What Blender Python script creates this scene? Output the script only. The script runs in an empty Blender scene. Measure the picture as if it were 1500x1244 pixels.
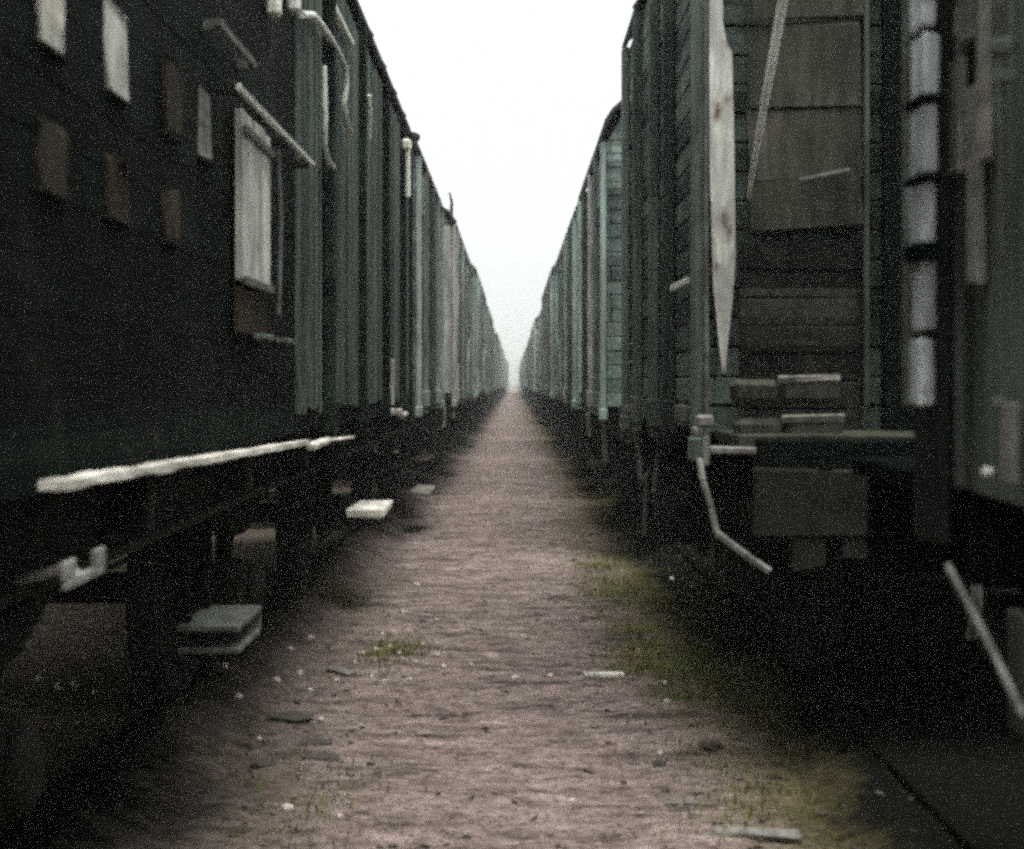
import bpy, math, random
from mathutils import Vector, Matrix, noise, Euler

R = random.Random(7)
scn = bpy.context.scene
COL = scn.collection
F, VX, VY, EYE = 2200.0, 753.0, 560.0, 1.5      # focal length (px of a 1500 px frame), vanishing point, eye height
XL, XR = -0.93, 0.80                            # side walls of the nearest boxcars, left and right

def tag(o, label=None, cat=None, group=None, kind=None):
    if label: o['label'] = label
    if cat: o['category'] = cat
    if group: o['group'] = group
    if kind: o['kind'] = kind
    return o

# ------------------------------------------------------------------ mesh builder
class MB:
    def __init__(s):
        s.v, s.f, s.sm = [], [], []
    def add(s, vs, fs, smooth=False):
        b = len(s.v)
        s.v += [tuple(v) for v in vs]
        s.f += [tuple(b + i for i in f) for f in fs]
        s.sm += [smooth] * len(fs)
    def box(s, c, d, rot=None, jit=0.0, ch=0.0):
        """box centre c, full size d, optional euler rotation, jitter and chamfer"""
        hx, hy, hz = d[0] / 2, d[1] / 2, d[2] / 2
        m = rot if rot is not None else Matrix.Identity(3)
        if not isinstance(m, Matrix): m = Euler(m).to_matrix()
        C = Vector(c)
        if ch > 0:
            ch = min(ch, hx * .45, hy * .45, hz * .45)
            vs = []
            idx = {}
            for sx in (-1, 1):
                for sy in (-1, 1):
                    for sz in (-1, 1):
                        for a in range(3):
                            p = [sx * (hx - (ch if a != 0 else 0)), sy * (hy - (ch if a != 1 else 0)), sz * (hz - (ch if a != 2 else 0))]
                            idx[(sx, sy, sz, a)] = len(vs)
                            vs.append(C + m @ (Vector(p) + Vector((R.uniform(-jit, jit), R.uniform(-jit, jit), R.uniform(-jit, jit)))))
            fs = []
            for a in range(3):
                b, c2 = (a + 1) % 3, (a + 2) % 3
                for sg in (-1, 1):
                    q = []
                    for (u, w) in ((-1, -1), (1, -1), (1, 1), (-1, 1)):
                        k = [0, 0, 0]; k[a] = sg; k[b] = u; k[c2] = w
                        q.append(idx[(k[0], k[1], k[2], a)])
                    fs.append(q if sg > 0 else q[::-1])
                # edges running along axis a
                for u in (-1, 1):
                    for w in (-1, 1):
                        k0 = [0, 0, 0]; k0[a] = -1; k0[b] = u; k0[c2] = w
                        k1 = list(k0); k1[a] = 1
                        q = [idx[(*k0, b)], idx[(*k1, b)], idx[(*k1, c2)], idx[(*k0, c2)]]
                        fs.append(q if u * w > 0 else q[::-1])
            for sx in (-1, 1):
                for sy in (-1, 1):
                    for sz in (-1, 1):
                        q = [idx[(sx, sy, sz, 0)], idx[(sx, sy, sz, 1)], idx[(sx, sy, sz, 2)]]
                        fs.append(q if sx * sy * sz > 0 else q[::-1])
            s.add(vs, fs)
            return s
        vs = []
        for sx in (-1, 1):
            for sy in (-1, 1):
                for sz in (-1, 1):
                    vs.append(C + m @ (Vector((sx * hx, sy * hy, sz * hz)) + Vector((R.uniform(-jit, jit), R.uniform(-jit, jit), R.uniform(-jit, jit)))))
        s.add(vs, [(0, 1, 3, 2), (4, 6, 7, 5), (0, 4, 5, 1), (2, 3, 7, 6), (0, 2, 6, 4), (1, 5, 7, 3)])
        return s
    def tube(s, pts, r, n=8, cap=True):
        pts = [Vector(p) for p in pts]
        rs = r if isinstance(r, (list, tuple)) else [r] * len(pts)
        vs, fs = [], []
        up = Vector((0, 0, 1))
        prev = None
        for i, p in enumerate(pts):
            t = (pts[min(i + 1, len(pts) - 1)] - pts[max(i - 1, 0)]).normalized()
            a = t.cross(prev if prev is not None else (up if abs(t.z) < .9 else Vector((1, 0, 0))))
            if prev is not None: a = prev - t * prev.dot(t)
            a.normalize(); prev = a
            b = t.cross(a)
            for k in range(n):
                w = 2 * math.pi * k / n
                vs.append(p + (a * math.cos(w) + b * math.sin(w)) * rs[i])
        for i in range(len(pts) - 1):
            for k in range(n):
                k2 = (k + 1) % n
                fs.append((i * n + k, i * n + k2, (i + 1) * n + k2, (i + 1) * n + k))
        s.add(vs, fs, True)
        if cap:
            s.add(vs[:n], [tuple(range(n))[::-1]]); s.add(vs[-n:], [tuple(range(n))])
        return s
    def lathe(s, prof, axis='x', c=(0, 0, 0), n=28):
        """prof: list of (along axis, radius), closed loop of revolution"""
        vs, fs = [], []
        m = len(prof)
        for k in range(n):
            w = 2 * math.pi * k / n
            for (h, r) in prof:
                if axis == 'x': vs.append(Vector(c) + Vector((h, r * math.cos(w), r * math.sin(w))))
                else: vs.append(Vector(c) + Vector((r * math.cos(w), h, r * math.sin(w))))
        for k in range(n):
            k2 = (k + 1) % n
            for i in range(m - 1):
                fs.append((k * m + i, k * m + i + 1, k2 * m + i + 1, k2 * m + i))
        s.add(vs, fs, True)
        return s
    def prism(s, poly, y0, y1):
        """polygon in the x-z plane, extruded from y0 to y1"""
        n = len(poly)
        vs = [(x, y0, z) for x, z in poly] + [(x, y1, z) for x, z in poly]
        fs = [tuple(range(n)), tuple(range(2 * n - 1, n - 1, -1))]
        fs += [(i, n + i, n + (i + 1) % n, (i + 1) % n) for i in range(n)]
        s.add(vs, fs)
        return s
    def bar(s, a, b, w, t, ch=0.0, jit=0.0):
        """rectangular bar from a to b"""
        a, b = Vector(a), Vector(b)
        d = b - a
        q = d.to_track_quat('Y', 'Z').to_matrix()
        return s.box((a + b) / 2, (w, d.length, t), q, ch=ch, jit=jit)
    def mesh(s, name, m):
        me = bpy.data.meshes.new(name)
        me.from_pydata(s.v, [], s.f)
        me.polygons.foreach_set('use_smooth', s.sm)
        me.materials.append(m)
        me.update()
        return me
    def build(s, name, m, parent=None, loc=(0, 0, 0)):
        return link(name, s.mesh(name, m), parent, loc)

def link(name, me, parent=None, loc=(0, 0, 0)):
    o = bpy.data.objects.new(name, me)
    COL.objects.link(o)
    o.location = loc
    if parent: o.parent = parent
    return o

def empty(name, loc):
    o = bpy.data.objects.new(name, None)
    COL.objects.link(o); o.location = loc; o.empty_display_size = .2
    return o

def copy_tree(o, parent=None):
    c = o.copy(); COL.objects.link(c)
    if parent: c.parent = parent
    for ch in list(o.children): copy_tree(ch, c)
    return c

# ------------------------------------------------------------------ materials
def mat(name):
    m = bpy.data.materials.new(name); m.use_nodes = True
    nt = m.node_tree
    b = nt.nodes['Principled BSDF']
    return m, nt, b

def N(nt, t, **kw):
    n = nt.nodes.new(t)
    for k, v in kw.items():
        if k.startswith('i_'):
            n.inputs[k[2:].replace('_', ' ')].default_value = v
        else: setattr(n, k, v)
    return n

def ramp(nt, src, stops):
    r = N(nt, 'ShaderNodeValToRGB')
    e = r.color_ramp.elements
    while len(e) < len(stops): e.new(.5)
    for i, (p, c) in enumerate(stops):
        e[i].position = p
        e[i].color = (c, c, c, 1) if not isinstance(c, tuple) else (*c, 1)
    nt.links.new(src, r.inputs['Fac'])
    return r.outputs['Color']

def tex(nt, scale, sc=(1, 1, 1), detail=5, rough=.6, coord='Object', dist=0.0):
    tc = N(nt, 'ShaderNodeTexCoord')
    oi = N(nt, 'ShaderNodeObjectInfo')
    ad = N(nt, 'ShaderNodeVectorMath', operation='ADD')
    ml = N(nt, 'ShaderNodeVectorMath', operation='MULTIPLY'); ml.inputs[1].default_value = sc
    rv = N(nt, 'ShaderNodeMath', operation='MULTIPLY'); rv.inputs[1].default_value = 37.0
    nt.links.new(oi.outputs['Random'], rv.inputs[0])
    nt.links.new(tc.outputs[coord], ml.inputs[0])
    nt.links.new(ml.outputs[0], ad.inputs[0])
    nt.links.new(rv.outputs[0], ad.inputs[1])
    n = N(nt, 'ShaderNodeTexNoise')
    n.inputs['Scale'].default_value = scale; n.inputs['Detail'].default_value = detail
    n.inputs['Roughness'].default_value = rough; n.inputs['Distortion'].default_value = dist
    nt.links.new(ad.outputs[0], n.inputs['Vector'])
    return n.outputs['Fac']

def mix(nt, fac, a, b, mode='MIX'):
    m = N(nt, 'ShaderNodeMix', data_type='RGBA', blend_type=mode)
    for sock, v in ((m.inputs[0], fac), (m.inputs[6], a), (m.inputs[7], b)):
        if isinstance(v, bpy.types.NodeSocket): nt.links.new(v, sock)
        elif isinstance(v, tuple): sock.default_value = (*v, 1)
        else: sock.default_value = v
    return m.outputs[2]

def bump(nt, b, h, strength=.4, dist=.01):
    n = N(nt, 'ShaderNodeBump'); n.inputs['Strength'].default_value = strength; n.inputs['Distance'].default_value = dist
    nt.links.new(h, n.inputs['Height']); nt.links.new(n.outputs[0], b.inputs['Normal'])

def wood(name, own=None, plank=0.0, axis=2, worn=.45, pale=(.30, .28, .25), grain_axis=1, rough=.8, patch_scale=1.7, thr=(.52, .72)):
    """weathered painted boards; the colour comes from the object when own is None"""
    m, nt, b = mat(name)
    if own is None:
        oi = N(nt, 'ShaderNodeObjectInfo'); base = oi.outputs['Color']
    else: base = own
    sc = [1, 1, 1]; sc[grain_axis] = .12
    grain = tex(nt, 26, tuple(sc), 6, .65)
    streak = tex(nt, 4.5, (1, 1, .16), 5, .6)
    patch = tex(nt, patch_scale, (1, 1, .7), 6, .62, dist=.4)
    g = ramp(nt, grain, [(.3, .55), (.7, 1.35)])
    s = ramp(nt, streak, [(.3, .5), (.5, .95), (.75, 1.6)])
    c = mix(nt, 1.0, base, g, 'MULTIPLY')
    c = mix(nt, 1.0, c, s, 'MULTIPLY')
    if plank:
        tc = N(nt, 'ShaderNodeTexCoord'); sp = N(nt, 'ShaderNodeSeparateXYZ')
        nt.links.new(tc.outputs['Object'], sp.inputs[0])
        dv = N(nt, 'ShaderNodeMath', operation='DIVIDE'); dv.inputs[1].default_value = plank
        nt.links.new(sp.outputs[axis], dv.inputs[0])
        fl = N(nt, 'ShaderNodeMath', operation='FLOOR'); nt.links.new(dv.outputs[0], fl.inputs[0])
        o2 = N(nt, 'ShaderNodeObjectInfo')
        ad = N(nt, 'ShaderNodeMath', operation='MULTIPLY_ADD'); ad.inputs[1].default_value = 91.7
        nt.links.new(o2.outputs['Random'], ad.inputs[0]); nt.links.new(fl.outputs[0], ad.inputs[2])
        wn = N(nt, 'ShaderNodeTexWhiteNoise', noise_dimensions='1D'); nt.links.new(ad.outputs[0], wn.inputs['W'])
        c = mix(nt, 1.0, c, ramp(nt, wn.outputs['Value'], [(0, .45), (.8, 1.2), (1, 1.9)]), 'MULTIPLY')
    w = ramp(nt, patch, [(thr[0], 0.0), (thr[1], worn)])
    wg = mix(nt, 1.0, w, ramp(nt, grain, [(.4, .1), (.6, 1.0)]), 'MULTIPLY')
    c = mix(nt, wg, c, pale)
    nt.links.new(c, b.inputs['Base Color'])
    b.inputs['Roughness'].default_value = rough
    b.inputs['Specular IOR Level'].default_value = .06
    bump(nt, b, grain, .5, .006)
    return m

def metal(name, base, rust=(.075, .04, .025), amt=.5, rough=.65, spec=.35, scale=9, bmp=.35):
    m, nt, b = mat(name)
    n1 = tex(nt, scale, (1, 1, .7), 6, .65)
    n2 = tex(nt, scale * 5, (1, 1, 1), 4, .6)
    c = mix(nt, 1.0, base, ramp(nt, n2, [(.3, .65), (.7, 1.3)]), 'MULTIPLY')
    c = mix(nt, ramp(nt, n1, [(.5 - amt * .2, 0.0), (.66, min(1, amt * 1.5))]), c, rust)
    nt.links.new(c, b.inputs['Base Color'])
    b.inputs['Roughness'].default_value = rough
    b.inputs['Specular IOR Level'].default_value = spec
    if bmp: bump(nt, b, n2, bmp, .004)
    return m

M = {
    'board': wood('weathered_boards', plank=.118, axis=2, worn=.3),
    'dark_board': wood('tarred_boards', plank=.118, axis=2, worn=.07),
    'stained': wood('stained_pale_board', own=(.55, .55, .5), worn=.95, grain_axis=2, pale=(.12, .085, .065), patch_scale=5.5, thr=(.47, .62)),
    'upright': wood('weathered_upright_boards', plank=.105, axis=1, worn=.5, grain_axis=2, pale=(.26, .25, .22)),
    'door': wood('door_boards', plank=.13, axis=1, worn=.3, grain_axis=2),
    'post': wood('post_paint', worn=.5, grain_axis=2, pale=(.34, .33, .29)),
    'pale_post': wood('pale_post_paint', own=(.47, .47, .43), worn=.8, grain_axis=2, pale=(.10, .075, .06)),
    'pale_board': wood('pale_bare_board', own=(.86, .84, .74), worn=.35, pale=(.4, .34, .27)),
    'grey_board': wood('grey_bare_board', own=(.22, .21, .185), worn=.5, pale=(.06, .05, .04)),
    'brown_board': wood('brown_board', own=(.05, .041, .029), worn=.85, pale=(.012, .012, .01), grain_axis=2, patch_scale=7, thr=(.45, .62)),
    'roof': metal('roof_sheet', (.035, .036, .038), (.05, .035, .03), .35, .85, .2, 3),
    'iron': metal('grimy_iron', (.014, .02, .0165), (.022, .018, .012), .5, .85, .08),
    'edge': metal('worn_iron', (.14, .165, .145), (.05, .035, .026), .55, .55, .4),
    'bright': metal('pale_paint_iron', (.82, .84, .73), (.35, .3, .22), .16, .5, .4, 7),
    'rail': metal('rusty_rail', (.006, .006, .005), (.009, .0075, .006), .5, .9, .0, 14),
    'end_board': wood('end_board', own=(.058, .06, .046), worn=.6, pale=(.14, .125, .1), patch_scale=4, grain_axis=2),
    'step': metal('scuffed_iron', (.3, .31, .28), (.06, .045, .035), .5, .6, .35, 12),
    'white': metal('white_paint_iron', (.88, .9, .8), (.6, .55, .46), .05, .5, .4, .6, bmp=0),
    'plate': metal('murky_plate', (.012, .014, .011), (.028, .025, .02), .6, .85, .1, 16),
    'chipped': wood('chipped_bluish_paint', own=(.6, .64, .64), worn=.95, grain_axis=2, pale=(.1, .085, .07), patch_scale=9, thr=(.5, .6)),
    'hollow': metal('shaded_iron', (.006, .0095, .0075), (.008, .008, .006), .3, .95, .0),  # near-black iron, shade put into its colour
}

def stone_mat(name, a, bcol):
    m, nt, b = mat(name)
    c = mix(nt, ramp(nt, tex(nt, 22, detail=5), [(.35, 0.0), (.7, 1.0)]), a, bcol)
    nt.links.new(c, b.inputs['Base Color']); b.inputs['Roughness'].default_value = .9
    bump(nt, b, tex(nt, 40), .5, .01)
    return m
M['stone'] = stone_mat('pale_stone', (.62, .58, .5), (.45, .41, .36))
M['clod'] = stone_mat('dark_clod', (.075, .062, .05), (.045, .04, .032))
M['grit'] = stone_mat('grit', (.16, .12, .1), (.34, .29, .25))

def grass_mat():
    m, nt, b = mat('dry_grass')
    c = mix(nt, ramp(nt, tex(nt, 3, detail=3), [(.35, 0.0), (.65, 1.0)]), (.085, .12, .035), (.2, .17, .06))
    nt.links.new(c, b.inputs['Base Color']); b.inputs['Roughness'].default_value = .8
    b.inputs['Specular IOR Level'].default_value = .15
    return m
M['grass'] = grass_mat()

def ground_mat():
    m, nt, b = mat('trodden_dirt')
    big = tex(nt, .75, (1, .6, 1), 6, .6)
    mid = tex(nt, 5, (1, 1.7, 1), 6, .65)
    fine = tex(nt, 60, (1, 1, 1), 4, .7)
    fine2 = tex(nt, 17, (.8, 1.5, 1), 5, .7)
    c = mix(nt, ramp(nt, mid, [(.33, 0.0), (.66, 1.0)]), (.165, .127, .112), (.375, .305, .278))
    c = mix(nt, 1.0, c, ramp(nt, fine, [(.28, .55), (.5, 1.0), (.75, 1.55)]), 'MULTIPLY')
    c = mix(nt, 1.0, c, ramp(nt, fine2, [(.32, .3), (.47, 1.0), (.7, 1.4)]), 'MULTIPLY')
    rut = tex(nt, 3.2, (.55, 3.4, 1), 5, .65, dist=.3)
    c = mix(nt, 1.0, c, ramp(nt, rut, [(.33, .35), (.46, .95), (.7, 1.35)]), 'MULTIPLY')
    # mossy soil away from the trodden middle, oily ballast under the wagons blackened with painted shade
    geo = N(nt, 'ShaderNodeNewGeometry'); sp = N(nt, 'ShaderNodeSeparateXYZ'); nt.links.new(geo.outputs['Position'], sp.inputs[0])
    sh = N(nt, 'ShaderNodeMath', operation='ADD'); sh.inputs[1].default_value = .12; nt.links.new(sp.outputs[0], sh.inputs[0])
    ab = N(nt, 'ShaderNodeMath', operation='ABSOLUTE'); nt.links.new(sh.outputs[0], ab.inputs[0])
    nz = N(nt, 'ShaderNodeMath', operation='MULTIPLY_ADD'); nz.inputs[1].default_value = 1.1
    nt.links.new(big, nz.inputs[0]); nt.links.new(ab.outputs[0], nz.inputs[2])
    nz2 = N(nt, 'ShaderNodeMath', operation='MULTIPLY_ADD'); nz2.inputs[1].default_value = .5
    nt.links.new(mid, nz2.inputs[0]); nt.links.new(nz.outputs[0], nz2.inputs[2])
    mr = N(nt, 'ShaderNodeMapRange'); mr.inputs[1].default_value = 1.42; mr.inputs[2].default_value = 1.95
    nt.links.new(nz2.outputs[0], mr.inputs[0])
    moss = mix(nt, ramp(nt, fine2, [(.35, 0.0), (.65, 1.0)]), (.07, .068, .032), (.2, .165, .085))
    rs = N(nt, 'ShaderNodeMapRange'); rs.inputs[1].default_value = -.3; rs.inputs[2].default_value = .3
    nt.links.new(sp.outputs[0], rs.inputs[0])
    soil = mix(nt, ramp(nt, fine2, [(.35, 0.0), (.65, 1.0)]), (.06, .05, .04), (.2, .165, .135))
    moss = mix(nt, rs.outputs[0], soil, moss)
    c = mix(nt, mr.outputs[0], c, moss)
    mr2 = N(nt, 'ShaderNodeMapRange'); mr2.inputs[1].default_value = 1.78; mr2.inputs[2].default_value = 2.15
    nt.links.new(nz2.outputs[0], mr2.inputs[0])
    oil_shade = mix(nt, ramp(nt, fine, [(.35, 0.0), (.7, 1.0)]), (.006, .0075, .006), (.017, .018, .014))
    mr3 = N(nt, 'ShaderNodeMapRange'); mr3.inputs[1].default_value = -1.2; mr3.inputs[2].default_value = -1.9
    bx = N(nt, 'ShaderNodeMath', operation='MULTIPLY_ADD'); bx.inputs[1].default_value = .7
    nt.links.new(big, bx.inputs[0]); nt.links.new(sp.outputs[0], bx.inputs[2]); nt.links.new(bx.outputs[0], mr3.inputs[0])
    oil_shade = mix(nt, mr3.outputs[0], oil_shade, mix(nt, ramp(nt, fine2, [(.35, 0.0), (.65, 1.0)]), (.09, .075, .06), (.3, .25, .2)))
    c = mix(nt, mr2.outputs[0], c, oil_shade)
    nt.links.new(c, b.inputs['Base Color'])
    b.inputs['Roughness'].default_value = .95; b.inputs['Specular IOR Level'].default_value = .0
    ad = N(nt, 'ShaderNodeMath', operation='ADD'); nt.links.new(fine, ad.inputs[0]); nt.links.new(fine2, ad.inputs[1])
    bump(nt, b, ad.outputs[0], .9, .03)
    return m
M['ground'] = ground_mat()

# ------------------------------------------------------------------ ground
def gz(x, y):
    f = 1.0 - min(1.0, max(0.0, (abs(x) - .95) / .5))
    v = Vector((x * .9, y * 1.6, 3.1))
    h = .03 * noise.noise(v) + .03 * noise.noise(Vector((x * 1.9, y * 5.6, 7.7))) + .015 * noise.noise(Vector((x * 6.0, y * 11.0, 1.7)))
    h += .005 * noise.noise(Vector((x * 19, y * 24, 2.2)))
    h *= f * (1 if y < 40 else 40 / y)
    if f < 1 and y < 40: h += (1 - f) * .006 * noise.noise(Vector((x * 9, y * 9, 4.2)))
    h += .119 * min(1.0, max(0.0, (abs(x) - 1.1) / .3)) + (.014 * noise.noise(Vector((x * 3, y * 3, 9.1))) if 1.1 < abs(x) < 4 and y < 60 else 0)
    return h - .012

xs = []
x = 0.0
while x < 260:
    xs.append(x)
    x += .036 if x < 1.5 else (.1 if x < 4 else x * .35)
xs = sorted(set([-a for a in xs] + xs))
ys = []
y = -14.0
while y < 950:
    ys.append(y)
    y += .6 if y < 3.4 else (.028 if y < 11 else (.07 if y < 26 else (.25 if y < 60 else y * .05)))
V = [(a, b, gz(a, b)) for b in ys for a in xs]
n = len(xs)
Fc = [(j * n + i, j * n + i + 1, (j + 1) * n + i + 1, (j + 1) * n + i) for j in range(len(ys) - 1) for i in range(n - 1)]
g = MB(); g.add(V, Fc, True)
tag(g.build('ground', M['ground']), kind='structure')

# ------------------------------------------------------------------ tracks
def rail_mesh(y0, y1):
    b = MB()
    prof = [(-.07, 0), (.07, 0), (.07, .012), (.012, .03), (.012, .085), (.036, .095), (.036, .122), (.03, .13), (-.03, .13), (-.036, .122), (-.036, .095), (-.012, .085), (-.012, .03), (-.07, .012)]
    b.prism([(a, c - .01) for a, c in prof], y0, y1)
    return b.mesh('rail', M['rail'])
RT = .12                                   # top of rail
def track(cx, label):
    t = empty('railway_track', (cx, 0, 0))
    tag(t, label, 'railway track', 'railway tracks under the two rows')
    rm = rail_mesh(-12, 236)
    for s in (-1, 1): link('rail', rm, t, (s * .7525, 0, 0))
CXL, CXR = XL - 1.35, XR + 1.35
track(CXL, 'rusty rails half buried in dirt beneath the left row of boxcars')
track(CXR, 'rusty rails half buried in dirt beneath the right row of boxcars')

# ------------------------------------------------------------------ boxcar
def roof_z(u, rise, n=2.3): return rise * max(0.0, 1 - abs(u) ** n) ** (1 / n)

def make_wagon(L, ze, W=2.7, zf=1.28, rise=.36, upright=False, tint=(.04, .045, .04), posts=None, pale=(), door=True, vents=True,
               detail=True, seed=1, platform=0.0, corner='post', ends=(1, 1), open_door=0.0, steps=True, shaded_iron=False, tarred=False, axles=None):
    """boxcar, local origin on the ground under its middle; y runs along the track"""
    global R
    R = random.Random(seed)
    root = empty('boxcar', (0, 0, 0))
    h = L / 2
    col = (*tint, 1)
    def fin(o):
        o.color = col; return o
    # --- body: boards on a dark core
    b = MB()
    t = .034
    def planks_side(s):
        xo = s * (W / 2 - t / 2)
        if upright:
            k = int(L / .105)
            for i in range(k):
                yc = -h + (i + .5) * L / k
                b.box((xo - s * R.uniform(0, .022), yc, (zf + ze) / 2), (t, L / k - .007, ze - zf - R.uniform(0, .02)), ch=.005)
        else:
            k = int((ze - zf) / .118)
            ph = (ze - zf) / k
            for i in range(k):
                zc = zf + (i + .5) * ph
                cuts = [-h, h] if not detail else [-h, R.uniform(-h * .6, -h * .1), R.uniform(h * .1, h * .6), h]
                for a, c in zip(cuts[:-1], cuts[1:]):
                    b.box((xo - s * R.uniform(0, .003 if tarred else .009), (a + c) / 2, zc), (t, c - a - .006, ph - (.0012 if tarred else .009)), (R.uniform(-.0012, .0012) * (0 if tarred else 1), 0, 0), ch=.0015 if tarred else .005)
    for s in (-1, 1): planks_side(s)
    for e in (-1, 1):
        k = int((ze - zf) / .118); ph = (ze - zf) / k
        for i in range(k):
            b.box((R.uniform(-.004, .004), e * (h - t / 2 - R.uniform(0, .007)), zf + (i + .5) * ph), (W - 2 * t - .012, t, ph - .009), (0, R.uniform(-.002, .002), 0), ch=.005)
        pts = [(u * (W / 2 - .02), ze + .003 + roof_z(u, rise - .02)) for u in [(-1 + 2 * q / 14) for q in range(15)]]
        b.prism(pts, e * h - (.045 if e > 0 else 0), e * h + (.045 if e < 0 else 0))
    b.box((0, 0, (zf + ze) / 2), (W - 2 * t - .02, L - 2 * t - .02, ze - zf - .01))
    fin(b.build('body', M['upright'] if upright else M['dark_board' if tarred else 'board'], root))
    # --- roof sheet with a drip edge
    r = MB()
    q = 22
    us = [-1 + 2 * i / q for i in range(q + 1)]
    us = [math.copysign(1 - (1 - abs(u)) ** 1.6, u) for u in us]
    segs = max(4, int(L / .9)) if detail else 4
    ov = .06
    outer, vs, fs = [], [], []
    m = q + 1
    for j in range(segs + 1):
        yy = -h - ov + (L + 2 * ov) * j / segs
        for u in us:
            wob = .006 * noise.noise(Vector((u * 3, yy * 1.3, seed)))
            vs.append((u * (W / 2 + .045), yy, ze + .012 + roof_z(u, rise) + wob))
        for u in us:
            vs.append((u * (W / 2 + .02), yy, ze - .02 + roof_z(u, rise - .01)))
    w2 = 2 * m
    for j in range(segs):
        for i in range(q):
            a, c = j * w2 + i, (j + 1) * w2 + i
            fs.append((a, a + 1, c + 1, c)); fs.append((a + m, c + m, c + m + 1, a + m + 1))
        for i in (0, q):
            a, c = j * w2 + i, (j + 1) * w2 + i
            fs.append((a, c, c + m, a + m) if i == 0 else (a, a + m, c + m, c))
    for j in (0, segs):
        for i in range(q):
            a = j * w2 + i
            fs.append((a, a + m, a + m + 1, a + 1) if j == 0 else (a, a + 1, a + m + 1, a + m))
    r.add(vs, fs, True)
    if detail:                                  # seams of the sheets
        for j in range(1, segs):
            yy = -h - ov + (L + 2 * ov) * j / segs
            pts = [(u * (W / 2 + .05), yy, ze + .018 + roof_z(u, rise)) for u in us[::2]]
            r.tube(pts, .011, 5)
    fin(r.build('roof', M['roof'], root))
    # --- posts
    pm = MB()
    pm.box((0, 0, (zf + ze) / 2 - .05), (.055, .085, ze - zf + .1 - .02), ch=.008)
    if not upright: pm.box((.0, 0, zf + .05), (.075, .13, .16), ch=.008)
    post_me = {'post': pm.mesh('stanchion', M['dark_board' if tarred else 'post']), 'pale': pm.mesh('stanchion', M['pale_post'])}
    if posts is None:
        k = max(2, int(L / 1.0))
        posts = [-h + L * i / k for i in range(1, k)]
        if door: posts = [p for p in posts if abs(p) > .85] + [-.9, .9]
    for s in (-1, 1):
        for i, p in enumerate(sorted(posts)):
            o = link('stanchion', post_me['pale' if i in pale else 'post'], root, (s * (W / 2 + .0275 + .001), p, 0))
            kp = R.choice((.35, .8, 1.3, 1.8, 2.6)); o.color = (tint[0] * kp, tint[1] * kp, tint[2] * kp, 1)
    cm = MB(); cm.box((0, 0, (zf + ze) / 2 - .06), (.05, .12, ze - zf + .08), ch=.01); cm.box((0, 0, 0 + zf - .06), (.07, .16, .1), ch=.01) if not upright else None
    cme = cm.mesh('corner_post', M['pale_post'] if corner == 'pale' else M['post'])
    for s in (-1, 1):
        for e in (-1, 1):
            o = link('corner_post', cme, root, (s * (W / 2 + .026), e * (h - .06), 0)); kc = .2 if upright else 1.7; o.color = (tint[0] * kc, tint[1] * kc, tint[2] * kc, 1)
    # end stanchions
    if detail:
        em = MB(); em.box((0, 0, (zf + ze) / 2), (.1, .07, ze - zf + .14), ch=.008)
        eme = em.mesh('end_stanchion', M['post'])
        for e in ends_list(ends):
            for xx in (-.45, .45):
                o = link('end_stanchion', eme, root, (xx, e * (h + .036), 0)); o.color = (tint[0] * 1.4, tint[1] * 1.4, tint[2] * 1.4, 1)
    # --- doors
    if door:
        dz0, dz1 = zf + .02, ze - .26
        for s in (-1, 1):
            d = MB()
            for i in range(12):
                yy = -.8 + (i + .5) * 1.6 / 12 + open_door
                d.box((s * (W / 2 + .045 - R.uniform(0, .006)), yy, (dz0 + dz1) / 2), (.028, 1.6 / 12 - .008, dz1 - dz0), ch=.005)
            do = fin(d.build('door', M['door'], root))
            f = MB()
            xx = s * (W / 2 + .074)
            for yy in (-.78, .78): f.box((xx, yy + open_door, (dz0 + dz1) / 2), (.026, .08, dz1 - dz0), ch=.006)
            for zz in (dz0 + .045, dz1 - .045, (dz0 + dz1) / 2): f.box((xx, open_door, zz), (.026, 1.47, .075), ch=.006)
            if detail:
                f.bar((xx, -.74 + open_door, dz0 + .1), (xx, .74 + open_door, (dz0 + dz1) / 2 - .05), .024, .06)
                f.bar((xx, -.74 + open_door, dz1 - .1), (xx, .74 + open_door, (dz0 + dz1) / 2 + .05), .024, .06)
            fo = f.build('door_frame', M['post'], do); fo.color = (tint[0] * 1.5, tint[1] * 1.5, tint[2] * 1.5, 1)
            if detail:
                k = MB(); k.tube([(xx + s * .02, -.7 + open_door, 1.75), (xx + s * .06, -.7 + open_door, 1.78), (xx + s * .06, -.7 + open_door, 2.05), (xx + s * .02, -.7 + open_door, 2.08)], .011, 6)
                k.build('handle', M['edge'], do)
            rl = MB(); rl.box((s * (W / 2 + .075), .85, ze - .16), (.035, 3.5, .05), ch=.006)
            for i in range(5): rl.box((s * (W / 2 + .05), -.8 + i * .82, ze - .13), (.09, .05, .1), ch=.006)
            rl.build('door_rail', M['edge'], root)
    # --- ventilator hatches
    if vents:
        vm = MB()
        for zz in (-.16, .16): vm.box((0, 0, zz), (.03, .62, .035), ch=.005)
        for yy in (-.3, .3): vm.box((0, yy, 0), (.03, .035, .285), ch=.005)
        for i in range(5): vm.box((0, 0, -.115 + i * .058), (.014, .56, .05), (0, .5, 0))
        vme = vm.mesh('ventilator', M['post'])
        for s in (-1, 1):
            for e in (-1, 1):
                o = link('ventilator', vme, root, (s * (W / 2 + .016), e * (h - .55), ze - .32)); o.color = (tint[0] * 1.7, tint[1] * 1.7, tint[2] * 1.7, 1)
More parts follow.
